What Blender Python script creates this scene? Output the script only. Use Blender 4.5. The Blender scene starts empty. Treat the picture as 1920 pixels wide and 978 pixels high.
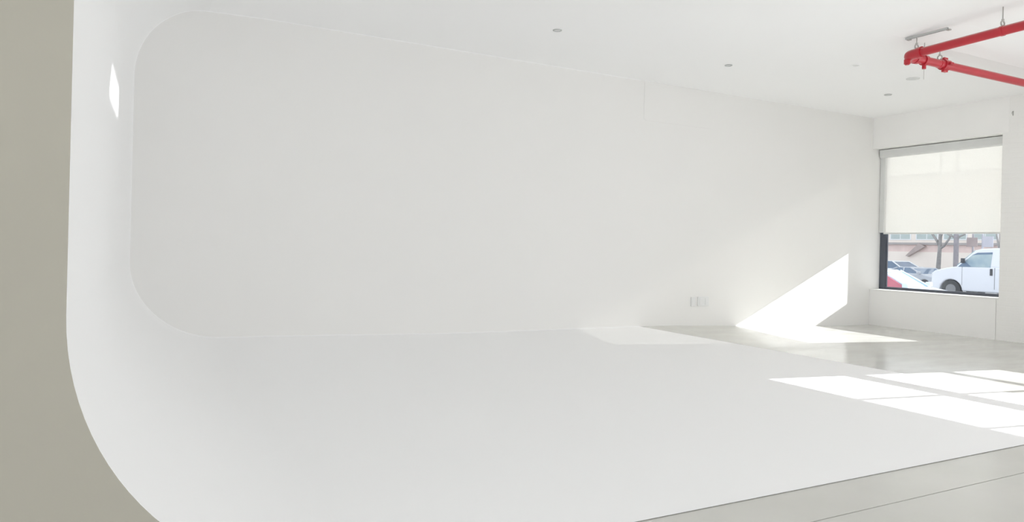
import bpy, bmesh, math, random
from mathutils import Vector, Matrix
C = bpy.context.scene.collection
sc = bpy.context.scene
random.seed(7)

# ------------------------------------------------------------------ measures of the place (metres)
EYE = 1.25            # eye height
YB = 8.25             # back wall plane
H = 3.71              # ceiling
XC = 11.63            # window wall, inner face
XO = 12.0             # its outer face at the deep window
XW = -0.198           # wing of the cyclorama
YF = 2.587            # front edge of the cyclorama
YJ = 2.252            # saw joint in the concrete
XR = 7.194            # right edge of the cyclorama floor
STREET = -0.45

# ------------------------------------------------------------------ camera
cd = bpy.data.cameras.new('camera'); cam = bpy.data.objects.new('camera', cd); C.objects.link(cam)
F = Vector((0.465664, 0.884961, 0.0)); R = Vector((0.884692, -0.465522, 0.024671)); U = Vector((-0.021833, 0.011488, 0.999696))
cam.matrix_world = Matrix(((R.x, U.x, -F.x, 0), (R.y, U.y, -F.y, 0), (R.z, U.z, -F.z, EYE), (0, 0, 0, 1)))
cd.sensor_width = 36; cd.lens = 1325.32 / 1920 * 36
cd.shift_y = (461.47 - 489) / 1920
cd.clip_start = 0.02; cd.clip_end = 400
sc.camera = cam

# ------------------------------------------------------------------ sky, sun, added fill lights, exposure
SUN = Vector((-1, 0.17, -0.448)).normalized()
w = bpy.data.worlds.new('sky'); sc.world = w; w.use_nodes = True
nt = w.node_tree; bg = nt.nodes['Background']
sky = nt.nodes.new('ShaderNodeTexSky'); sky.sky_type = 'HOSEK_WILKIE'
sky.sun_direction = -SUN; sky.turbidity = 6; sky.ground_albedo = 0.5
mx = nt.nodes.new('ShaderNodeMix'); mx.data_type = 'RGBA'; mx.inputs[0].default_value = 0.6
mx.inputs[7].default_value = (0.94, 0.965, 1.0, 1)
nt.links.new(sky.outputs[0], mx.inputs[6]); nt.links.new(mx.outputs[2], bg.inputs[0])
bg.inputs[1].default_value = 2.25
sd = bpy.data.lights.new('sun', 'SUN'); sd.energy = 13.0; sd.angle = math.radians(0.22); sd.color = (1, 1, 1)
so = bpy.data.objects.new('sun', sd); C.objects.link(so); so.rotation_euler = SUN.to_track_quat('-Z', 'Y').to_euler()
def area(name, loc, target, sx, sy, power, col=(1, 1, 1)):
    d = bpy.data.lights.new(name, 'AREA'); d.shape = 'RECTANGLE'; d.size = sx; d.size_y = sy; d.energy = power; d.color = col
    o = bpy.data.objects.new(name, d); C.objects.link(o); o.location = loc
    o.rotation_euler = (Vector(target) - Vector(loc)).to_track_quat('-Z', 'Y').to_euler(); return o
area('front_fill_light', (4.0, -4.85, 1.9), (4.0, 8, 1.9), 14.0, 3.2, 212, (0.915, 0.937, 1))  # added fill light, the wall behind it has no opening
area('side_fill_light', (11.5, -1.0, 1.6), (0, -1.0, 1.6), 7.4, 2.3, 114, (0.915, 0.937, 1))  # unseen fill light added along the window wall
area('left_fill_light', (-5.4, -1.3, 1.8), (0, -1.3, 1.8), 6.8, 2.8, 90, (0.915, 0.937, 1))  # fill light added on the left, in front of a solid wall
vs = sc.view_settings
vs.view_transform = 'Standard'; vs.look = 'None'; vs.gamma = 1; vs.exposure = 0.0; vs.use_curve_mapping = False
sc.cycles.max_bounces = 14; sc.cycles.diffuse_bounces = 10; sc.cycles.glossy_bounces = 4
sc.cycles.transparent_max_bounces = 12

# ------------------------------------------------------------------ materials
def mat(name, col, rough=0.6, metal=0.0, var=0.0, vscale=3.0, bump=0.0, bscale=40.0, spec=0.5, alpha_col=None, stretch=(1, 1, 1)):
    m = bpy.data.materials.new(name); m.use_nodes = True; n = m.node_tree; b = n.nodes['Principled BSDF']
    b.inputs['Base Color'].default_value = (*col, 1); b.inputs['Roughness'].default_value = rough
    b.inputs['Metallic'].default_value = metal; b.inputs['Specular IOR Level'].default_value = spec
    tc = n.nodes.new('ShaderNodeTexCoord'); mp = n.nodes.new('ShaderNodeMapping'); mp.inputs['Scale'].default_value = stretch
    n.links.new(tc.outputs['Object'], mp.inputs[0])
    if var > 0:
        no = n.nodes.new('ShaderNodeTexNoise'); no.inputs['Scale'].default_value = vscale; no.inputs['Detail'].default_value = 5
        n.links.new(mp.outputs[0], no.inputs['Vector'])
        rp = n.nodes.new('ShaderNodeValToRGB'); c2 = alpha_col or tuple(c * (1 - var) for c in col)
        rp.color_ramp.elements[0].color = (*c2, 1); rp.color_ramp.elements[1].color = (*col, 1)
        rp.color_ramp.elements[0].position = .3; rp.color_ramp.elements[1].position = .68
        n.links.new(no.outputs[0], rp.inputs[0]); n.links.new(rp.outputs[0], b.inputs['Base Color'])
    if bump > 0:
        n2 = n.nodes.new('ShaderNodeTexNoise'); n2.inputs['Scale'].default_value = bscale; n2.inputs['Detail'].default_value = 3
        n.links.new(mp.outputs[0], n2.inputs['Vector'])
        bp = n.nodes.new('ShaderNodeBump'); bp.inputs['Strength'].default_value = bump; bp.inputs['Distance'].default_value = 0.01
        n.links.new(n2.outputs[0], bp.inputs['Height']); n.links.new(bp.outputs[0], b.inputs['Normal'])
    return m
M = {}
M['cyc'] = mat('cyclorama white paint', (.90, .90, .898), .55, bump=.03, bscale=12, spec=.25)
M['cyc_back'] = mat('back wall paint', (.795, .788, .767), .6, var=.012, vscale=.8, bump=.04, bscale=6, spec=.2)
M['ceil'] = mat('ceiling paint', (.928, .928, .926), .7, var=.01, vscale=.6, bump=.03, bscale=8, spec=.15)
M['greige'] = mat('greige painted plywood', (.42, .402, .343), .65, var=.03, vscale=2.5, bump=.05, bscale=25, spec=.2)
M['plaster'] = mat('white plaster', (.905, .90, .885), .6, var=.02, vscale=2, bump=.06, bscale=20, spec=.2)
M['dark'] = mat('dark joint bed', (.12, .12, .11), .9)  # dark bed below the slabs, seen through the saw joint
M['frame'] = mat('charcoal aluminium', (.085, .095, .12), .4, .0, var=.1, vscale=8)
M['red'] = mat('red enamel', (.50, .026, .04), .32, var=.12, vscale=6, bump=.02, bscale=30)
def dusty():
    m = M['red']; n = m.node_tree; b = n.nodes['Principled BSDF']; src = b.inputs['Base Color'].links[0].from_socket
    g = n.nodes.new('ShaderNodeNewGeometry'); sp = n.nodes.new('ShaderNodeSeparateXYZ'); n.links.new(g.outputs['Normal'], sp.inputs[0])
    mr = n.nodes.new('ShaderNodeMapRange'); mr.inputs[1].default_value = .45; mr.inputs[2].default_value = 1.0; mr.inputs[4].default_value = .85
    n.links.new(sp.outputs['Z'], mr.inputs[0]); mi = n.nodes.new('ShaderNodeMix'); mi.data_type = 'RGBA'; mi.inputs[7].default_value = (.55, .47, .44, 1)
    n.links.new(mr.outputs[0], mi.inputs[0]); n.links.new(src, mi.inputs[6]); n.links.new(mi.outputs[2], b.inputs['Base Color'])
dusty()
M['steel'] = mat('galvanised steel', (.48, .47, .45), .4, .7, var=.1, vscale=30)
M['whitemetal'] = mat('white powder coat', (.72, .73, .72), .45, var=.02, vscale=6)
M['plate'] = mat('pale grey plastic', (.755, .76, .75), .4, var=.02, vscale=20)
M['slot'] = mat('dark slot', (.2, .2, .2), .6)
M['lens'] = mat('frosted lens', (.74, .75, .74), .35, var=.02, vscale=30)
M['lampring'] = mat('grey trim ring', (.5, .51, .5), .4, var=.02, vscale=30)

def concrete():
    m = mat('polished concrete', (.64, .635, .60), .2, var=.2, vscale=.9, bump=.015, bscale=5, spec=.6, alpha_col=(.565, .56, .52))
    n = m.node_tree; b = n.nodes['Principled BSDF']
    tc = n.nodes.new('ShaderNodeTexCoord'); no = n.nodes.new('ShaderNodeTexNoise'); no.inputs['Scale'].default_value = 1.6; no.inputs['Detail'].default_value = 6
    mp = n.nodes.new('ShaderNodeMapping'); mp.inputs['Scale'].default_value = (.5, 1.8, 1)
    n.links.new(tc.outputs['Object'], mp.inputs[0]); n.links.new(mp.outputs[0], no.inputs['Vector'])
    mr = n.nodes.new('ShaderNodeMapRange'); mr.inputs[1].default_value = .3; mr.inputs[2].default_value = .7; mr.inputs[3].default_value = .12; mr.inputs[4].default_value = .26
    n.links.new(no.outputs[0], mr.inputs[0]); n.links.new(mr.outputs[0], b.inputs['Roughness'])
    return m
M['concrete'] = concrete()

def brickpaint():
    m = bpy.data.materials.new('white painted brick'); m.use_nodes = True; n = m.node_tree; b = n.nodes['Principled BSDF']
    b.inputs['Base Color'].default_value = (.875, .87, .85, 1); b.inputs['Roughness'].default_value = .55; b.inputs['Specular IOR Level'].default_value = .2
    tc = n.nodes.new('ShaderNodeTexCoord'); se = n.nodes.new('ShaderNodeSeparateXYZ'); co = n.nodes.new('ShaderNodeCombineXYZ')
    n.links.new(tc.outputs['Object'], se.inputs[0]); n.links.new(se.outputs['Y'], co.inputs['X']); n.links.new(se.outputs['Z'], co.inputs['Y'])
    br = n.nodes.new('ShaderNodeTexBrick'); br.inputs['Scale'].default_value = 1; br.inputs['Brick Width'].default_value = .21; br.inputs['Row Height'].default_value = .075
    br.inputs['Mortar Size'].default_value = .007; br.inputs['Mortar Smooth'].default_value = .6
    br.inputs['Color1'].default_value = (1, 1, 1, 1); br.inputs['Color2'].default_value = (.85, .85, .85, 1); br.inputs['Mortar'].default_value = (0, 0, 0, 1)
    n.links.new(co.outputs[0], br.inputs['Vector'])
    bp = n.nodes.new('ShaderNodeBump'); bp.inputs['Strength'].default_value = .25; bp.inputs['Distance'].default_value = .006
    n.links.new(br.outputs['Color'], bp.inputs['Height']); n.links.new(bp.outputs[0], b.inputs['Normal'])
    return m
M['brickpaint'] = brickpaint()

def glass(name, tint=(1, 1, 1), gloss=1.0, rough=0.02):
    m = bpy.data.materials.new(name); m.use_nodes = True; n = m.node_tree
    for x in list(n.nodes):
        if x.type != 'OUTPUT_MATERIAL': n.nodes.remove(x)
    out = n.nodes['Material Output']
    t = n.nodes.new('ShaderNodeBsdfTransparent'); t.inputs[0].default_value = (*tint, 1)
    g = n.nodes.new('ShaderNodeBsdfGlossy'); g.inputs['Roughness'].default_value = rough
    f = n.nodes.new('ShaderNodeFresnel'); f.inputs[0].default_value = 1.45
    ml = n.nodes.new('ShaderNodeMath'); ml.operation = 'MULTIPLY'; ml.inputs[1].default_value = gloss
    mi = n.nodes.new('ShaderNodeMixShader')
    n.links.new(f.outputs[0], ml.inputs[0]); n.links.new(ml.outputs[0], mi.inputs[0]); n.links.new(t.outputs[0], mi.inputs[1]); n.links.new(g.outputs[0], mi.inputs[2]); n.links.new(mi.outputs[0], out.inputs[0])
    return m
M['glass'] = glass('window glass', (.97, .98, .98), .8)

def blindcloth():
    m = bpy.data.materials.new('roller blind cloth'); m.use_nodes = True; n = m.node_tree
    b = n.nodes['Principled BSDF']; out = n.nodes['Material Output']
    b.inputs['Base Color'].default_value = (.86, .86, .855, 1); b.inputs['Roughness'].default_value = .8; b.inputs['Specular IOR Level'].default_value = .1
    tl = n.nodes.new('ShaderNodeBsdfTranslucent'); tl.inputs[0].default_value = (.88, .89, .9, 1)
    tr = n.nodes.new('ShaderNodeBsdfTransparent'); tr.inputs[0].default_value = (1, .98, .93, 1)
    m1 = n.nodes.new('ShaderNodeMixShader'); m1.inputs[0].default_value = .06
    m2 = n.nodes.new('ShaderNodeMixShader')
    tc = n.nodes.new('ShaderNodeTexCoord'); wv = n.nodes.new('ShaderNodeTexNoise'); wv.inputs['Scale'].default_value = 60
    n.links.new(tc.outputs['Object'], wv.inputs['Vector'])
    mr = n.nodes.new('ShaderNodeMapRange'); mr.inputs[3].default_value = .23; mr.inputs[4].default_value = .28
    n.links.new(wv.outputs[0], mr.inputs[0]); n.links.new(mr.outputs[0], m2.inputs[0])
    n.links.new(b.outputs[0], m1.inputs[1]); n.links.new(tl.outputs[0], m1.inputs[2])
    n.links.new(m1.outputs[0], m2.inputs[1]); n.links.new(tr.outputs[0], m2.inputs[2]); n.links.new(m2.outputs[0], out.inputs[0])
    return m
M['blind'] = blindcloth()
# outdoors
M['asphalt'] = mat('pale asphalt', (.42, .43, .45), .85, var=.2, vscale=.7, bump=.2, bscale=60)
M['facade'] = mat('pale rendered brick', (.95, .865, .80), .8, var=.06, vscale=.9)
M['facade_pink'] = mat('faded pink brick', (.86, .69, .655), .85, var=.12, vscale=2.5)
M['ledge'] = mat('weathered grey ledge', (.47, .44, .44), .8, var=.15, vscale=3)
M['brown'] = mat('brown wall shadow', (.50, .42, .41), .7, var=.15, vscale=4)  # shade colour of the diagonal strip on the building
M['bpane'] = mat('greenish far window glass', (.50, .58, .58), .2, var=.1, vscale=2)
M['bark'] = mat('grey brown bark', (.38, .37, .37), .9, var=.3, vscale=8, bump=.4, bscale=25)
M['polegrey'] = mat('weathered timber pole', (.36, .34, .37), .85, var=.2, vscale=6)
M['signback'] = mat('brown grey sign back', (.36, .30, .30), .5, .2, var=.12, vscale=3)
M['signgrey'] = mat('blue grey sign back', (.47, .47, .53), .5, .2, var=.12, vscale=3)
M['vanwhite'] = mat('white van paint', (.79, .82, .89), .3, var=.02, vscale=2)
M['carwhite'] = mat('white car paint', (.84, .87, .90), .3, var=.02, vscale=2)
M['cargrey'] = mat('silver grey car paint', (.52, .56, .63), .3, var=.05, vscale=2)
M['carblue'] = mat('pale silver blue car paint', (.66, .78, .90), .25, var=.03, vscale=2)
M['carred'] = mat('red car panel', (.56, .16, .22), .35, var=.06, vscale=4)
M['carglass'] = mat('tinted car glass', (.16, .24, .36), .08, var=.2, vscale=2)
M['cyanglass'] = mat('cyan tinted windscreen', (.36, .56, .72), .06, var=.2, vscale=2)
M['vanglass'] = mat('greenish van glass', (.46, .56, .58), .1, var=.35, vscale=1.6, alpha_col=(.25, .36, .46))
M['tyre'] = mat('grey black rubber', (.06, .065, .075), .8, var=.2, vscale=20)
M['hub'] = mat('wheel hub', (.25, .26, .28), .5, .2, var=.1, vscale=20)
M['trimblack'] = mat('black plastic trim', (.07, .075, .09), .5, var=.1, vscale=20)
M['lamp'] = mat('clear headlamp', (.75, .78, .82), .15, var=.1, vscale=20)

# ------------------------------------------------------------------ mesh helpers
class MB:
    def __init__(s): s.v = []; s.f = []
    def box(s, x0, x1, y0, y1, z0, z1):
        b = len(s.v)
        s.v += [(x, y, z) for x in (x0, x1) for y in (y0, y1) for z in (z0, z1)]
        s.f += [tuple(b + i for i in q) for q in ((0, 1, 3, 2), (4, 6, 7, 5), (0, 4, 5, 1), (2, 3, 7, 6), (0, 2, 6, 4), (1, 5, 7, 3))]
        return s
    def grid(s, rows):                       # rows of points -> quads
        b = len(s.v); n = len(rows[0])
        for r in rows: s.v += [tuple(p) for p in r]
        for i in range(len(rows) - 1):
            for j in range(n - 1):
                s.f.append((b + i * n + j, b + i * n + j + 1, b + (i + 1) * n + j + 1, b + (i + 1) * n + j))
        return s
    def prism(s, pts, axis, a, c, fn=None):  # polygon (u,v) extruded along axis from a to c
        b = len(s.v); n = len(pts)
        def P(u, v, t): return (t, u, v) if axis == 0 else (u, t, v) if axis == 1 else (u, v, t)
        s.v += [P(u, v, a) for u, v in pts]
        s.v += [P(*(fn(u, v) if fn else (u, v)), c) for u, v in pts]
        s.f.append(tuple(b + i for i in range(n))[::-1]); s.f.append(tuple(b + n + i for i in range(n)))
        for i in range(n): s.f.append((b + i, b + (i + 1) % n, b + n + (i + 1) % n, b + n + i))
        return s
    def tube(s, path, r, n=20, cap=True):    # round tube along points, r a number or a list
        path = [Vector(p) for p in path]; b = len(s.v); k = len(path)
        for i, p in enumerate(path):
            t = (path[min(i + 1, k - 1)] - path[max(i - 1, 0)]).normalized()
            a = Vector((0, 0, 1)) if abs(t.z) < .9 else Vector((1, 0, 0))
            e1 = t.cross(a).normalized(); e2 = t.cross(e1)
            rr = r[i] if isinstance(r, (list, tuple)) else r
            s.v += [tuple(p + (e1 * math.cos(q * 2 * math.pi / n) + e2 * math.sin(q * 2 * math.pi / n)) * rr) for q in range(n)]
        for i in range(k - 1):
            for q in range(n): s.f.append((b + i * n + q, b + i * n + (q + 1) % n, b + (i + 1) * n + (q + 1) % n, b + (i + 1) * n + q))
        if cap:
            s.f.append(tuple(b + q for q in range(n))[::-1]); s.f.append(tuple(b + (k - 1) * n + q for q in range(n)))
        return s
    def torus(s, c, axis, Rm, r, n=28, m=10):
        c = Vector(c); axis = Vector(axis).normalized(); a = Vector((0, 0, 1)) if abs(axis.z) < .9 else Vector((1, 0, 0))
        e1 = axis.cross(a).normalized(); e2 = axis.cross(e1); b = len(s.v)
        for i in range(n):
            d = e1 * math.cos(i * 2 * math.pi / n) + e2 * math.sin(i * 2 * math.pi / n)
            for j in range(m):
                q = j * 2 * math.pi / m; s.v.append(tuple(c + d * (Rm + r * math.cos(q)) + axis * r * math.sin(q)))
        for i in range(n):
            for j in range(m): s.f.append((b + i * m + j, b + ((i + 1) % n) * m + j, b + ((i + 1) % n) * m + (j + 1) % m, b + i * m + (j + 1) % m))
        return s
    def build(s, name, m, parent=None, smooth=False, bevel=0.0, angle=40, seg=2, origin=None):
        me = bpy.data.meshes.new(name)
        vv = s.v if origin is None else [tuple(Vector(p) - Vector(origin)) for p in s.v]
        me.from_pydata(vv, [], s.f); me.validate()
        bm = bmesh.new(); bm.from_mesh(me); bmesh.ops.recalc_face_normals(bm, faces=bm.faces); bm.to_mesh(me); bm.free()
        me.materials.append(m if not isinstance(m, str) else M[m])
        o = bpy.data.objects.new(name, me); C.objects.link(o)
        if origin is not None: o.location = origin
        if parent: o.parent = parent
        if smooth:
            me.polygons.foreach_set('use_smooth', [True] * len(me.polygons))
            me.set_sharp_from_angle(angle=math.radians(angle))
        if bevel > 0:
            bv = o.modifiers.new('bevel', 'BEVEL'); bv.width = bevel; bv.segments = seg; bv.limit_method = 'ANGLE'; bv.angle_limit = math.radians(30)
        return o
def tag(o, label=None, cat=None, group=None, kind=None):
    if label: o['label'] = label
    if cat: o['category'] = cat
    if group: o['group'] = group
    if kind: o['kind'] = kind
    return o
def empty(name, loc, rz=0.0):
    o = bpy.data.objects.new(name, None); C.objects.link(o); o.location = loc; o.rotation_euler = (0, 0, rz); o.empty_display_size = .1
    return o
def rehang(parent):                           # parts were built in world space: keep them there under the moved Empty
    bpy.context.view_layer.update()
    inv = parent.matrix_world.inverted()
    for ch in parent.children: ch.matrix_parent_inverse = inv

def sstep(a, b, x):
    t = min(1, max(0, (x - a) / (b - a))); return t * t * (3 - 2 * t)
def rise(x, y):                               # the slab ramps gently up to the back wall
    g = 0.125 if x <= 7 else 0.125 * max(0, 1 - (x - 7) / 3.8)
    t = min(1, max(0, (y - 5.6) / (YB - 5.6)))
    return g * t * t
def cyc_edge(y):                              # painted edge on the ramped floor
    x = XR
    for _ in range(6): x = XR * (1 - rise(x, y) / EYE)
    return x

# ------------------------------------------------------------------ the shell
floor = empty('floor', (0, 0, 0)); tag(floor, kind='structure')
def slab(x0, x1, y0, y1):
    nx = max(2, int((x1 - x0) / .25)); ny = max(2, int((y1 - y0) / .25)); mb = MB()
    xs = [x0 + (x1 - x0) * i / nx for i in range(nx + 1)]; ys = [y0 + (y1 - y0) * i / ny for i in range(ny + 1)]
    mb.grid([[(x, y, rise(x, y)) for x in xs] for y in ys])
    for e in (xs,): pass
    mb.grid([[(x, y0, 0) for x in xs], [(x, y0, -.12) for x in xs]]); mb.grid([[(x, y1, rise(x, y1)) for x in xs], [(x, y1, -.12) for x in xs]])
    mb.grid([[(x0, y, rise(x0, y)) for y in ys], [(x0, y, -.12) for y in ys]]); mb.grid([[(x1, y, rise(x1, y)) for y in ys], [(x1, y, -.12) for y in ys]])
    return mb
slab(-5.5, XC, YJ + .004, YB).build('concrete_slab', 'concrete', floor)
slab(-5.5, XC, -4.95, YJ - .004).build('concrete_slab', 'concrete', floor)
MB().box(-5.6, XO, -5.05, YB, -.2, -.03).build('slab_bed', 'dark', floor)

ceiling = MB().box(-5.6, 7.345, -5.1, YB + .2, H, H + .25).box(7.345, XO, 5.03, YB + .2, H, H + .25).prism([(-5.1, H + .04), (4.45, H + .04), (5.04, H - .0), (5.04, H + .25), (-5.1, H + .25)], 0, 7.345, XO).build('ceiling', 'ceil'); tag(ceiling, kind='structure')

wb = MB().prism([(5.60, -.1), (XO, -.1), (XO, H), (5.60, H)], 1, YB + .0015, YB + .25)
wall_back = wb.build('wall_back', 'cyc_back'); tag(wall_back, kind='structure')
MB().box(-5.6, -0.9, YB - .0, YB + .25, 0, H).build('wall_back_left', 'plaster')['kind'] = 'structure'
# plaster patch high on the back wall
tag(MB().prism([(6.50, 3.135), (7.76, 3.135), (7.80, 3.16), (7.80, H - .02), (6.46, H - .02), (6.46, 3.16)], 1, YB - .0025, YB - .0003).build('trim_2', 'cyc_back', bevel=.001), kind='structure')

wall_right = MB()
W1 = dict(y0=6.09, y1=YB, z0=.645, z1=3.16)
W2 = dict(y0=0.45, y1=3.945, z0=1.36, z1=2.83)
wall_right.box(XC, XO, W1['y0'], YB, W1['z1'], H)                       # lintel
wall_right.box(XC + .03, XO, 6.128, YB, -.1, W1['z0'] - .02)            # backing under the window
wall_right.box(XC, XO, 5.2, 6.09, -.1, H); wall_right.box(XC, XO, 6.09, 6.122, -.1, W1['z0'] - .02)
XT = XC + .17
wall_right.box(XC, XT, W2['y1'], 5.2, -.1, H); wall_right.box(XC, XT, W2['y0'], W2['y1'], W2['z1'], H)
wall_right.box(XC, XT, W2['y0'], W2['y1'], -.1, W2['z0']); wall_right.box(XC, XT, -5.05, W2['y0'], -.1, H)
wall_right = wall_right.build('wall_right', 'brickpaint'); tag(wall_right, kind='structure')
MB().box(XC, XC + .03, 6.128, YB, -.1, W1['z0'] - .02).build('wall_panel', 'plaster', wall_right)
MB().box(XC, XC + .03, 6.0, YB, W1['z1'] + .001, H).build('lintel_panel', 'plaster', wall_right).location = (-.003, 0, 0)

tag(MB().box(-5.6, -5.5, -5.05, YB, -.1, H).build('wall_left', 'plaster'), kind='structure')
tag(MB().box(-5.6, XO, -5.05, -4.95, -.1, H).build('wall_front', 'plaster'), kind='structure')

# ------------------------------------------------------------------ the cyclorama: wing, floor and ceiling in one sweep, filleted into the back panel
cyc = empty('cyclorama', (3.5, 5.4, 0)); tag(cyc, 'white curved studio cyclorama sweeping from wing wall to floor', 'cyclorama')
RB, RT, RK = 1.0, .80, .075
def arc(cx, cz, r, a0, a1, n):
    return [(cx + r * math.cos(math.radians(a0 + (a1 - a0) * i / n)), cz + r * math.sin(math.radians(a0 + (a1 - a0) * i / n)), -math.cos(math.radians(a0 + (a1 - a0) * i / n)), -math.sin(math.radians(a0 + (a1 - a0) * i / n))) for i in range(n + 1)]
HC = H - .004; ZF = .004
P_top = [(x, HC, 0, -1) for x in [6.4 - (6.4 - (XW + RT)) * i / 20 for i in range(21)]]
P_ta = arc(XW + RT, HC - RT, RT, 90, 180, 24)
P_wing = [(XW, z, 1, 0) for z in [HC - RT - (HC - RT - (ZF + RB)) * i / 8 for i in range(9)]]
P_ba = arc(XW + RB, ZF + RB, RB, 180, 270, 28)
NF = 40
def floor_pts(y):
    xe = cyc_edge(y); x0 = XW + RB
    return [(x0 + (xe - x0) * i / NF, ZF, 0, 1) for i in range(NF + 1)]
ys = [YF + (YB - .004 - YF) * i / 40 for i in range(41)]
def lift(x, y, z):
    return (x, y, z + rise(x, y) * max(0, 1 - z / 1.0))
RK = .004                                      # tight inner corner
def ease(q, y):                                # the surfaces bend gently inwards over the last stretch before the back wall
    t = max(0, (y - (YB - 1.5)) / 1.5) ** 2
    kz = .06 * (1 - sstep(.6, 4, q[0])) if q[3] > 0 else .02 * (1 - sstep(.5, 1.3, q[0]))
    return (q[0] + q[2] * .105 * t, q[1] + q[3] * kz * t, q[2], q[3])
def sweep(profile, name, m):
    rows = []
    pr = (lambda y: profile) if not callable(profile) else profile
    kk = [RK for q in pr(YB)]
    for y in ys: rows.append([lift(q[0], y, q[1]) for q in (ease(q_, y) for q_ in pr(y))])
    for t in range(1, 5):
        a = math.radians(90 * t / 4); row = []
        for q_, k in zip(pr(YB - RK + RK * math.sin(a)), kk):
            q = ease(q_, YB); y = YB - k + k * math.sin(a); off = k * (1 - math.cos(a))
            x, yy, z = lift(q[0], y, q[1]); row.append((x + q[2] * off, yy, z + q[3] * off))
        rows.append(row)
    MB().grid(rows).build(name, m, cyc, smooth=True, angle=60)
    return rows[-1]
e1 = sweep(P_top, 'ceiling_panel', 'ceil'); e2 = sweep(P_ta, 'ceiling_cove', 'cyc'); e3 = sweep(P_wing, 'wing_panel', 'cyc')
e4 = sweep(P_ba, 'floor_cove', 'cyc'); e5 = sweep(floor_pts, 'floor_sweep', 'cyc')
loop = e1 + e2[1:] + e3[1:] + e4[1:] + e5[1:]
bpn = MB(); bpn.v = [(x, YB, z) for x, y, z in loop]; bpn.f = [tuple(range(len(loop)))]
bpn.build('back_panel', 'cyc_back', cyc)
# the front edge of the wing: greige plywood face filling everything outside the curve
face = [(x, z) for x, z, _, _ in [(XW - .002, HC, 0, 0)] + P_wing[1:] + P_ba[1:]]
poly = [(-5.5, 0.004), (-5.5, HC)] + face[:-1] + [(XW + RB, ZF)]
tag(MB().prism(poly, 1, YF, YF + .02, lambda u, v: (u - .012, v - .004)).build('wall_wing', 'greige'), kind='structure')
rehang(cyc)

# ------------------------------------------------------------------ window 1: deep reveal, charcoal frame, glass
win = empty('window_1', (11.9, 7.2, W1['z0'])); tag(win, kind='structure')
fx0, fx1 = 11.885, 11.945
MB().box(fx0, fx1, 8.135, YB - .001, W1['z0'], W1['z1']).build('window_frame', 'frame', win, bevel=.006)
MB().box(fx0, fx1, 5.98, 8.135, W1['z0'] - .01, W1['z0'] + .045).build('window_frame', 'frame', win, bevel=.006)
MB().box(fx0, fx1, 5.98, 8.135, W1['z1'] - .05, W1['z1'] + .05).build('window_frame', 'frame', win, bevel=.006)
MB().box(fx0 + .012, fx0 + .03, 8.105, 8.135, W1['z0'] + .045, W1['z1'] - .05).build('glazing_bead', 'frame', win)
MB().box(11.915, 11.921, 6.0, 8.135, W1['z0'] + .045, W1['z1'] - .05).build('pane', 'glass', win)
MB().box(XC - .012, XO, 6.095, YB - .001, W1['z0'] - .02, W1['z0']).build('window_sill', 'plaster', win, bevel=.003)
rehang(win)

# window 2: the gridded window whose light falls on the floor
win2 = empty('window_2', (11.75, 2.2, W2['z0'])); tag(win2, kind='structure')
def bar(y0, y1, z0, z1): MB().box(11.735, 11.765, y0, y1, z0, z1).build('window_bar', 'frame', win2)
bar(W2['y0'], W2['y1'], W2['z0'], 1.42); bar(W2['y0'], W2['y1'], 2.80, W2['z1']); bar(3.92, W2['y1'], 1.42, 2.80); bar(W2['y0'], W2['y0'] + .03, 1.42, 2.80)
for z0, z1 in ((2.27, 2.385), (1.745, 1.80)): bar(W2['y0'], 3.92, z0, z1)
for y0, y1 in ((2.895, 2.945), (1.868, 1.90)): bar(y0 - .006, y1 + .006, 1.42, 2.80)
MB().box(11.772, 11.777, W2['y0'], W2['y1'], W2['z0'], W2['z1']).build('pane', 'glass', win2)
rehang(win2)

# ------------------------------------------------------------------ roller blind
bl = empty('roller_blind', (11.85, 7.1, 3.15)); tag(bl, 'white roller blind half lowered inside the window reveal', 'blind')
MB().prism([(11.79, 3.02), (11.83, 3.0), (11.88, 3.02), (11.88, 3.15), (11.79, 3.15)], 1, 6.0, 8.235).build('blind_cassette', 'whitemetal', bl, bevel=.01)
MB().box(11.838, 11.840, 6.03, 8.145, 1.655, 3.02).build('blind_fabric', 'blind', bl)
MB().box(11.828, 11.850, 6.03, 8.15, 1.632, 1.658).build('bottom_bar', 'whitemetal', bl, bevel=.005)
MB().box(11.843, 11.883, 8.15, 8.245, 1.66, 3.02).build('side_channel', 'whitemetal', bl, bevel=.004)
rehang(bl)

# ------------------------------------------------------------------ outlets low on the back wall
def outlet(x0, x1, z0, z1, n, label):
    e = empty('outlet_plate', ((x0 + x1) / 2, YB, z0)); tag(e, label, 'outlet')
    MB().box(x0, x1, YB - .009, YB - .0005, z0, z1).build('cover_plate', 'plate', e, bevel=.003)
    wd = (x1 - x0) / n
    for k in range(n):
        c = x0 + wd * (k + .5)
        MB().box(c - .021, c + .021, YB - .0125, YB - .009, z0 + .02, z1 - .02).build('socket', 'plate', e, bevel=.002)
    rehang(e)
outlet(7.44, 7.525, .405, .545, 1, 'single pale outlet plate low on the back wall')
outlet(7.575, 7.80, .405, .55, 2, 'double-width pale outlet plate low on the back wall')
# small dark bracket near the ceiling on the window wall
b_ = empty('wall_bracket', (XC, 5.95, 3.43)); tag(b_, 'small dark metal bracket on painted brick by the window', 'bracket')
MB().box(XC - .004, XC, 5.943, 5.957, 3.41, 3.48).build('back_plate', 'steel', b_); MB().tube([(XC - .002, 5.95, 3.47), (XC - .03, 5.95, 3.46), (XC - .032, 5.95, 3.43)], .005, 10).build('hook', 'steel', b_, smooth=True)
rehang(b_)

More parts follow.
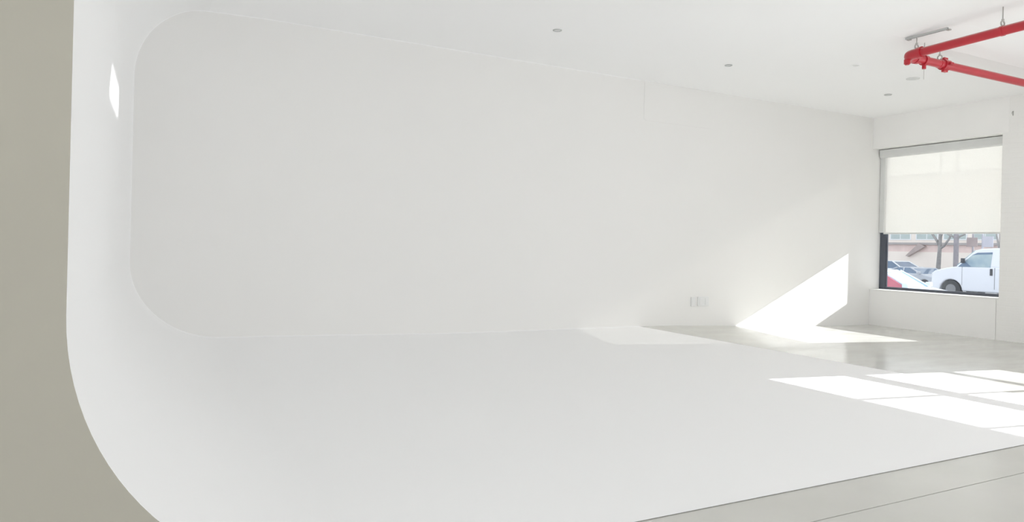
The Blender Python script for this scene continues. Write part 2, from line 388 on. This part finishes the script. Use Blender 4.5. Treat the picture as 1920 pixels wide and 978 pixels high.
# ------------------------------------------------------------------ small recessed fittings in the ceiling
def downlight(x, y, r, label, ring='lampring', lens='lens'):
    e = empty('recessed_ceiling_light', (x, y, H)); tag(e, label, 'ceiling light', 'small recessed fittings in the white ceiling')
    mb = MB(); n = 28
    prof = [(r, H - .0008), (r, H - .008), (r * .8, H - .012), (r * .72, H - .004)]
    mb.grid([[(x + q * math.cos(t * 2 * math.pi / n), y + q * math.sin(t * 2 * math.pi / n), z) for t in range(n + 1)] for q, z in prof])
    mb.build('trim_ring', ring, e, smooth=True)
    mb = MB(); mb.tube([(x, y, H - .001), (x, y, H - .005)], r * .74, n); mb.build('lens', lens, e)
    rehang(e)
downlight(4.127, 6.87, .052, 'small grey recessed fitting farthest from the window wall'); downlight(6.822, 6.955, .05, 'small grey recessed fitting, second farthest from the window wall')
downlight(8.17, 6.07, .06, 'faint white recessed disc left of the red pipe elbow', 'ceil', 'whitemetal'); downlight(9.426, 6.106, .085, 'largest white recessed disc, below the red pipe clamp', 'whitemetal', 'whitemetal')
downlight(10.065, 6.912, .055, 'small grey recessed fitting nearest the window corner')

# ------------------------------------------------------------------ the red pipe under the ceiling
ZP = H - .20; PR = .047
pipe = empty('red_pipe', (7.65, 5.01, ZP)); tag(pipe, 'red sprinkler pipe bent at an elbow below the white ceiling', 'pipe')
E0 = Vector((7.625, 5.03, ZP)); dA = Vector((-.0795, -1, 0)).normalized(); dB = Vector((1, -.012, 0)).normalized()
MB().tube([E0 + dA * .12, E0 + dA * 7.5], PR, 28).build('pipe_run', 'red', pipe, smooth=True)
MB().tube([E0 + dB * .12, Vector((XC - .002, E0.y - .05, ZP))], PR, 28).build('pipe_run', 'red', pipe, smooth=True)
el = [E0 + dA * .17]
for i in range(9):
    t = i / 8; el.append((E0 + dA * .11) * (1 - t) ** 2 + E0 * 2 * t * (1 - t) + (E0 + dB * .11) * t * t)
el.append(E0 + dB * .17)
MB().tube(el, 0.056, 28).build('elbow', 'red', pipe, smooth=True)
for d in (dA, dB): MB().tube([E0 + d * .15, E0 + d * .20], .062, 28).build('elbow_collar', 'red', pipe, smooth=True)
dr = MB(); dr.tube([E0 + Vector((.01, -.01, -.04)), E0 + Vector((.01, -.01, -.09))], .034, 18); dr.tube([E0 + Vector((.01, -.01, -.085)), E0 + Vector((.01, -.01, -.10))], .024, 8)
dr.build('drain_plug', 'red', pipe, smooth=True)
def hanger(p, zt, d, big=False):
    bpy.context.view_layer.update()
    e = empty('pipe_hanger', p); e.parent = pipe; e.matrix_parent_inverse = pipe.matrix_world.inverted()
    MB().tube([p + Vector((0, 0, PR + .055)), Vector((p.x, p.y, zt))], .006, 10).build('hanger_rod', 'steel', e)
    MB().torus(p + Vector((0, 0, PR + .026)), d, .026, .0075, 26, 8).build('swivel_loop', 'steel', e, smooth=True)
    MB().tube([p - d * .014, p + d * .014], PR + .0045, 30).build('clamp_band', 'red', e, smooth=True)
    MB().tube([p + Vector((0, 0, PR + .05)), p + Vector((0, 0, PR + .068))], .014, 6).build('hanger_nut', 'steel', e)
    bpy.context.view_layer.update()
    for ch in e.children: ch.matrix_parent_inverse = e.matrix_world.inverted()
hanger(E0 + dA * .13, H - .0275, dA, True)
hanger(E0 + dA * 1.06, H + .039, dA)
pB = E0 + dB * .62
hanger(pB, H - .001 if pB.y > 5.03 else H + .01, dB)
hanger(E0 + dA * 3.6, H + .039, dA)
# grooved coupling with bolted ears, and a small tap collar between it and the elbow
cc = MB(); cc.tube([pB - dB * .05 + Vector((.1, 0, 0)), pB + dB * .05 + Vector((.1, 0, 0))], .064, 28)
q = pB + Vector((.1, 0, 0))
for s in (-1, 1): cc.box(q.x - .035, q.x + .035, q.y - .018, q.y + .018, q.z + s * .068 - .016, q.z + s * .068 + .016)
for s in (-1, 1): cc.box(q.x - .03, q.x + .03, q.y + s * .072 - .018, q.y + s * .072 + .018, q.z - .015, q.z + .015)
cc.build('coupling', 'red', pipe, smooth=True)
tc_ = MB(); q = E0 + dB * .33; tc_.tube([q - dB * .025, q + dB * .025], .060, 28); tc_.tube([q + Vector((0, 0, -.05)), q + Vector((0, 0, -.10))], .022, 14); tc_.tube([q + Vector((0, 0, .045)), q + Vector((0, 0, .09))], .012, 10)
tc_.build('tap_collar', 'red', pipe, smooth=True)
MB().tube([q + Vector((0, 0, -.09)), q + Vector((0, 0, -.22))], .0025, 8).build('drain_rod', 'steel', pipe)
MB().tube([q + Vector((0, 0, .085)), Vector((q.x, q.y, H + .004))], .005, 8).build('hanger_rod', 'steel', pipe)
rehang(pipe)
st = empty('strut_channel', (7.6, 4.8, H)); tag(st, 'thin galvanised strut channel fixed to the ceiling above the pipe elbow', 'strut')
zc = H - .002
MB().prism([(7.587, zc), (7.587, zc - .024), (7.591, zc - .024), (7.591, zc - .004), (7.609, zc - .004), (7.609, zc - .024), (7.613, zc - .024), (7.613, zc)], 1, 4.55, 5.02).build('channel', 'lampring', st)
for y in (4.54, 4.98): MB().box(7.583, 7.617, y - .018, y + .018, zc - .036, zc - .024).build('end_clip', 'steel', st)
rehang(st)

# ------------------------------------------------------------------ added unseen projector (behind the camera's right) that throws the sliver of light on the wing
pj_o = Vector((10.9, 1.6, 2.55)); pj_t = Vector((XW, 6.35, 2.38))
SD = (pj_t - pj_o).normalized()
pj = empty('added_projector', (pj_o.x, pj_o.y, 0)); tag(pj, 'small added projector, unseen, on a stand beside the window wall', 'lamp')
corn = [Vector((XW, 5.68, 2.435)), Vector((XW, 5.28, 2.18)), Vector((XW, 7.06, 2.30)), Vector((XW, 7.10, 2.55))]
hole = [pj_o + (c - pj_o) * (.6 / (c - pj_o).dot(SD)) for c in corn]
sx = SD.cross(Vector((0, 0, 1))).normalized(); sy = sx.cross(SD)
outer = [pj_o + SD * .6 + sx * a * .14 + sy * b * .14 for a, b in ((-1, 1), (-1, -1), (1, -1), (1, 1))]
if (hole[0] - hole[2]).dot(sx) > 0: outer = [pj_o + SD * .6 + sx * a * .14 + sy * b * .14 for a, b in ((1, 1), (1, -1), (-1, -1), (-1, 1))]
gb = MB(); gb.v = [tuple(p) for p in hole + outer] + [tuple(p + SD * .003) for p in hole + outer]
gb.f = [(i, (i + 1) % 4, 4 + (i + 1) % 4, 4 + i) for i in range(4)] + [(8 + i, 8 + (i + 1) % 4, 12 + (i + 1) % 4, 12 + i) for i in range(4)] + [(i, (i + 1) % 4, 8 + (i + 1) % 4, 8 + i) for i in range(4)] + [(4 + i, 4 + (i + 1) % 4, 12 + (i + 1) % 4, 12 + i) for i in range(4)]
gb.build('shutter_plate', 'frame', pj)
hb = MB(); ring = []
for t, k in ((-.12, .08), (-.12, .13), (.6, .145)): ring.append([pj_o + SD * t + sx * a * k + sy * b * k for a, b in ((1, 1), (1, -1), (-1, -1), (-1, 1), (1, 1))])
hb.grid(ring); hb.build('lamp_housing', 'frame', pj)
MB().tube([(pj_o.x, pj_o.y, 0), (pj_o.x, pj_o.y, pj_o.z - .13)], .02, 12).build('stand', 'steel', pj)
MB().tube([(pj_o.x, pj_o.y, .0), (pj_o.x, pj_o.y, .03)], .25, 24).build('stand_base', 'frame', pj)
pl_ = bpy.data.lights.new('sliver_spot', 'SPOT'); pl_.energy = 9000; pl_.spot_size = math.radians(24); pl_.spot_blend = .1; pl_.shadow_soft_size = .003
plo = bpy.data.objects.new('sliver_spot', pl_); C.objects.link(plo); plo.location = pj_o; plo.rotation_euler = SD.to_track_quat('-Z', 'Y').to_euler(); plo.parent = pj
rehang(pj)

# ------------------------------------------------------------------ the street outside
ground = MB().box(XO, 60, -30, 60, STREET - .2, STREET).build('ground', 'asphalt'); tag(ground, kind='structure')

def wheel(parent, c, r, wd, axis):
    e = MB(); a = Vector(axis).normalized(); c = Vector(c)
    n = 26
    e.tube([c - a * wd / 2, c - a * wd * .42, c + a * wd * .42, c + a * wd / 2], [r * .93, r, r, r * .93], n)
    o = e.build('wheel', 'tyre', parent, smooth=True)
    h = MB(); h.tube([c - a * (wd / 2 + .012), c + a * (wd / 2 + .012)], r * .56, 18); h.build('hub_cap', 'hub', o, smooth=True)
    return o

# --- white van (side to us, nose towards the left)
VX = 30.0; VW = 2.0
van = empty('van', (VX + VW / 2, 15.8, STREET)); tag(van, 'white van seen side on through the window', 'van')
def arch(cy, r, z0, n=12): return [(cy + r * math.cos(math.radians(180 * i / n)), z0 + r * math.sin(math.radians(180 * i / n))) for i in range(n + 1)]
zlow = STREET + .32
lower = [(18.40, zlow)] + [(18.42, .12), (18.40, .36), (18.36, .60), (18.26, .68), (17.81, .80), (17.40, .87), (12.95, .90), (12.88, .50), (12.88, zlow)]
lower += [p for p in arch(14.05, .44, zlow)][::-1] + [p for p in arch(17.60, .46, zlow)][::-1]
def dedupe(ps):
    out = []
    for p in ps:
        if not out or (abs(p[0] - out[-1][0]) + abs(p[1] - out[-1][1])) > 1e-4: out.append(p)
    return out
MB().prism(dedupe(lower), 0, VX, VX + VW).build('body', 'vanwhite', van, bevel=.05, seg=3, smooth=True)
cab = [(17.42, .86), (16.68, 1.555), (16.45, 1.62), (15.7, 1.66), (13.1, 1.66), (12.95, 1.55), (12.93, .88)]
mbv = MB(); mbv.prism(cab, 0, VX + .02, VX + VW - .02); cabo = mbv.build('cabin', 'vanwhite', van, bevel=.05, seg=3, smooth=True)
for v in cabo.data.vertices:                     # the sides lean in towards the roof
    t = (v.co.z - .86) / .8; s = -1 if v.co.x > VX + 1 else 1; v.co.x += s * .10 * t
def side_x(z): return VX + .02 + .10 * (z - .86) / .8
def side_panel(pts, name, m, parent, out=.008):
    mb = MB(); b = [(side_x(z) - out, y, z) for y, z in pts]; c = [(side_x(z) + .03, y, z) for y, z in pts]; n = len(pts)
    mb.v = b + c; mb.f = [tuple(range(n)), tuple(range(n, 2 * n))[::-1]] + [(i, (i + 1) % n, n + (i + 1) % n, n + i) for i in range(n)]
    return mb.build(name, m, parent)
wn = side_panel([(17.30, .87), (16.80, 1.34), (16.58, 1.455), (16.02, 1.48), (16.05, .87)], 'side_window', 'vanglass', van)
side_panel([(17.30, .875), (17.06, 1.10), (16.78, .875)], 'dark_glass_patch', 'carglass', wn, .012)  # darker glass laid over parts of the side window
side_panel([(16.80, 1.35), (16.58, 1.455), (16.02, 1.48), (16.02, 1.40), (16.55, 1.38)], 'dark_glass_patch', 'carglass', wn, .012)
mbw = MB(); mbw.v = [(VX + .12, 17.40, .895), (VX + VW - .12, 17.40, .895), (VX + VW - .2, 16.72, 1.53), (VX + .2, 16.72, 1.53)]
mbw.v += [(x, y - .03, z - .03) for x, y, z in mbw.v]; mbw.f = [(0, 1, 2, 3), (7, 6, 5, 4), (0, 1, 5, 4), (1, 2, 6, 5), (2, 3, 7, 6), (3, 0, 4, 7)]
for k in range(4): mbw.v[k] = (mbw.v[k][0], mbw.v[k][1] + .03, mbw.v[k][2] + .03)
mbw.build('windscreen', 'vanglass', van)
MB().box(VX - .03, VX + .01, 15.955, 16.05, .55, .82).build('door_handle', 'trimblack', van, bevel=.01)
MB().box(VX - .004, VX + .01, 15.87, 15.885, 0, .86).build('door_seam', 'trimblack', van); MB().box(VX - .004, VX + .01, 17.13, 17.14, .1, .86).build('door_seam', 'trimblack', van)
MB().box(VX - .16, VX + .02, 17.03, 17.12, 1.02, 1.22).build('wing_mirror', 'trimblack', van, bevel=.02)
MB().box(VX + .02, VX + VW - .02, 18.38, 18.50, STREET + .35, STREET + .58).build('bumper', 'trimblack', van, bevel=.03)
MB().box(VX + .04, VX + .40, 18.37, 18.43, .40, .58).build('headlight', 'lamp', van, bevel=.02)
MB().box(VX + 1.6, VX + 1.96, 18.37, 18.43, .40, .58).build('headlight', 'lamp', van, bevel=.02)
MB().box(VX + .45, VX + 1.55, 18.38, 18.42, .30, .58).build('grille', 'trimblack', van, bevel=.02)
for cy in (17.60, 14.05):
    for cx in (VX + .16, VX + VW - .16): wheel(van, (cx, cy, STREET + .37), .37, .24, (1, 0, 0))
rehang(van)

# --- ordinary cars: built along local +X (nose) then turned
def car(name, label, loc, rz, paint, lw=4.3, wd=1.75, roof=1.42, deck=.88, glassm='carglass', side=None, suv=False, hood=None):
    e = empty(name, (0, 0, 0)); tag(e, label, 'car')
    L = lw / 2; zl = .24
    wf, wr, ra = L - .85, -L + .80, .36
    low = [(L, zl), (L + .02, .55), (L - .08, .70), (L - 1.05, deck), (-L + .55, deck + .04), (-L + .04, deck - .04), (-L, .5), (-L + .03, zl)]
    low += arch(wr, ra, zl)[::-1] + arch(wf, ra, zl)[::-1]
    MB().prism(dedupe(low), 1, -wd / 2, wd / 2).build('body', paint, e, bevel=.05, seg=3, smooth=True)
    back = -L + (.12 if suv else .65)
    cabp = [(L - 1.08, deck - .02), (L - 1.78, roof - .03), (back + (.25 if suv else .75), roof - .03), (back, deck)]
    g = MB(); g.prism(cabp, 1, -wd / 2 + .05, wd / 2 - .05); go = g.build('glasshouse', glassm, e)
    for v in go.data.vertices:
        t = (v.co.z - deck) / (roof - deck); v.co.y *= 1 - .16 * max(0, t)
    k = (wd / 2 - .05) * .85
    MB().prism([(L - 1.70, roof - .06), (L - 1.85, roof - .005), (back + .8 if not suv else back + .3, roof), (back + (.22 if suv else .70), roof - .07)], 1, -k, k).build('roof', paint, e, bevel=.02, smooth=True)
    for s in (-1, 1):
        def yy(z): return s * ((wd / 2 - .045) * (1 - .16 * (z - deck) / (roof - deck)) + .004)
        for a, b in (((L - 1.08, deck), (L - 1.78, roof - .03)), ((-.15, deck), (-.2, roof - .03)), ((back, deck), (back + (.25 if suv else .75), roof - .03))):
            MB().tube([(a[0], yy(a[1]), a[1]), (b[0], yy(b[1]), b[1])], .035, 8).build('pillar', paint, e, smooth=True)
        MB().box(L - .16, L + .01, s * (wd / 2 - .42) - .18, s * (wd / 2 - .42) + .28 * (s > 0) + .18 * (s < 0), .56, .68).build('headlight', 'lamp', e, bevel=.02)
        MB().box(L - 1.20, L - 1.05, s * (wd / 2 + .06) - .08, s * (wd / 2 + .06) + .08, deck, deck + .13).build('wing_mirror', paint, e, bevel=.03)
        for cx in (wf, wr): wheel(e, (cx, s * (wd / 2 - .12), .31), .31, .2, (0, 1, 0))
    MB().box(L - .02, L + .035, -.45, .45, .40, .58).build('grille', 'trimblack', e, bevel=.015)
    if side:
        mb = MB(); pts = [(-.1, deck - .3), (L - 1.0, deck - .3), (L - 1.12, deck), (L - 1.62, roof - .12), (-.1, roof - .12)]
        mb.prism(pts, 1, -wd / 2 - .012, -wd / 2 + .02); mb.build('side_panel', side, e, bevel=.01)
    e.location = loc; e.rotation_euler = (0, 0, rz)
    return e
# near car, nose to the right and a little towards the window
car('car', 'pale blue-white car with a red side panel, nearest outside the window', (17.9, 12.5, STREET), math.radians(-90 + 16), 'carblue', 4.3, 1.75, 1.32, .88, 'cyanglass', 'carred')
car('car', 'white car behind the nearest car, its roof showing below the pink wall', (38.6, 25.9, STREET), math.radians(-90), 'carwhite', 4.4, 1.8, 1.42, .98)
car('car', 'silver grey car parked just left of the white van', (34.2, 21.6, STREET), math.radians(-90 - 12), 'cargrey', 4.0, 1.75, 1.16, .86)

# --- bare tree, timber pole and signs
def limb(mb, pts, r0, r1):
    n = len(pts); mb.tube(pts, [r0 + (r1 - r0) * i / (n - 1) for i in range(n)], 10)
def tree(x, y, label, fork, H_, r, branches):
    e = empty('bare_tree', (x, y, STREET)); tag(e, label, 'tree')
    mb = MB(); limb(mb, [(x, y, STREET - .05), (x, y + .03, .6), (x, y - .02, 1.6), (x + .1, y + .02, 3.2), (x, y + .05, H_)], r, r * .35)
    mb.build('trunk', 'bark', e, smooth=True)
    for pts, r0 in branches:
        b = MB(); limb(b, pts, r0, r0 * .35)
        a, c = Vector(pts[-2]), Vector(pts[-1])
        for k in range(4):
            d = Vector((random.uniform(-.6, .6), random.uniform(-.7, .7), random.uniform(.6, 1.2)))
            limb(b, [a.lerp(c, .25 * k), a.lerp(c, .25 * k) + d * .6, a.lerp(c, .25 * k) + d * 1.2 + Vector((.1, .1, .1))], r0 * .3, r0 * .1)
        b.build('branch', 'bark', e, smooth=True)
    rehang(e); return e
TX, TY = 34.0, 20.5
t1 = tree(TX, TY, 'bare grey tree with a forked trunk behind the white van', 1.5, 6.5, .12, [
    ([(TX, TY - .02, 1.45), (TX, TY + .12, 1.85), (TX, TY + .48, 2.35), (TX + .2, TY + .9, 3.3), (TX + .3, TY + 1.2, 4.6)], .07),
    ([(TX, TY - .04, 1.50), (TX, TY - .22, 1.62), (TX, TY - .45, 1.95), (TX, TY - .62, 2.40), (TX, TY - .8, 3.4), (TX + .2, TY - 1.1, 4.8)], .065),
    ([(TX, TY - .02, 1.95), (TX - .1, TY - .22, 2.35), (TX - .2, TY - .4, 3.2), (TX, TY - .5, 4.2)], .05)])
t1.location = (36.8, 22.19, STREET + .04); t1.scale = (1.08, 1.08, 1.08)
tree(35.5, 18.60, 'slim bare tree seen above the rear of the van cab', 2, 6, .07, [
    ([(35.5, 18.58, 1.5), (35.5, 18.66, 1.9), (35.5, 18.74, 2.3), (35.5, 18.76, 3.2), (35.4, 18.7, 4.2)], .05)])
po = empty('utility_pole', (36, 20.87, STREET)); tag(po, 'grey timber utility pole just right of the forked tree', 'pole')
MB().tube([(36, 20.87, STREET - .05), (36, 20.88, 3), (36, 20.9, 8.5)], [.12, .11, .09], 16).build('pole_shaft', 'polegrey', po, smooth=True)
MB().box(35.9, 36.02, 19.9, 21.9, 7.6, 7.75).build('crossarm', 'polegrey', po); rehang(po)
po2 = MB()
for s_ in (-1, 1): po2.tube([(36, 20.88, 2.15), (36, 20.88 + s_ * .2, 2.3), (36, 20.88 + s_ * .45, 2.42)], .045, 8)
o_ = po2.build('step_bracket', 'bark', po, smooth=True); o_.matrix_parent_inverse = po.matrix_world.inverted()
def sign(y0, y1, z0, z1, py, m, label):
    e = empty('street_sign', (33, py, STREET)); tag(e, label, 'sign')
    MB().box(32.97, 33.0, y0, y1, z0, z1).build('sign_board', m, e, bevel=.01)
    MB().tube([(33.05, py, STREET - .05), (33.05, py, z1 + .25)], .04, 12).build('sign_post', 'polegrey' if m == 'signback' else 'signgrey', e, smooth=True)
    MB().box(33.0, 33.05, y0 + .05, y1 - .05, (z0 + z1) / 2 - .03, (z0 + z1) / 2 + .03).build('sign_rail', 'ledge', e)
    rehang(e)
sign(18.20, 18.67, 1.74, 2.15, 18.43, 'signback', 'brown-grey square sign board above the van bonnet')
sign(17.54, 17.96, 1.73, 2.20, 18.02, 'signgrey', 'blue-grey square sign board above the van cab')

# --- the building across the street
BX = 46.0
bd = empty('building', (BX + 4, 27, STREET)); tag(bd, 'pale pink building with a grey ledge across the street', 'building')
MB().box(BX, BX + 8, 12, 44, STREET - .05, 1.55).build('lower_wall', 'facade', bd)
MB().box(BX + .02, BX + 8, 12, 44, 1.55, 2.02).build('brick_band', 'facade_pink', bd)
MB().box(BX - .12, BX + 8, 12, 44, 2.02, 2.17).build('ledge', 'ledge', bd, bevel=.01)
MB().box(BX + .03, BX + 8, 12, 44, 2.17, 6.5).build('upper_wall', 'facade', bd)
MB().box(BX - .2, BX + 8.1, 11.9, 44.1, 6.5, 6.75).build('parapet', 'ledge', bd)
y = 13.2
while y < 42:
    f = MB().box(BX - .01, BX + .08, y, y + 1.5, 2.34, 4.2).build('window', 'carwhite', bd)
    for k in range(2): MB().box(BX - .018, BX - .008, y + .07 + k * .71, y + .72 + k * .71, 2.41, 4.13).build('window_pane', 'bpane', f)
    y += 1.83
dg = MB(); a, b2 = (29.83, 1.32), (28.68, 2.10)
dg.v = [(BX - .25, a[0] + .05, a[1] - .05), (BX - .25, a[0] - .1, a[1] - .10), (BX - .25, b2[0] - .1, b2[1] - .20), (BX - .25, b2[0] + .3, b2[1] + .02)]
dg.v += [(BX + .03, y_, z_) for _, y_, z_ in dg.v]; dg.f = [(0, 1, 2, 3), (7, 6, 5, 4), (0, 1, 5, 4), (1, 2, 6, 5), (2, 3, 7, 6), (3, 0, 4, 7)]
dg.build('shadow_strip', 'brown', bd)  # diagonal wall shadow built as a brown sloped strip
rehang(bd)
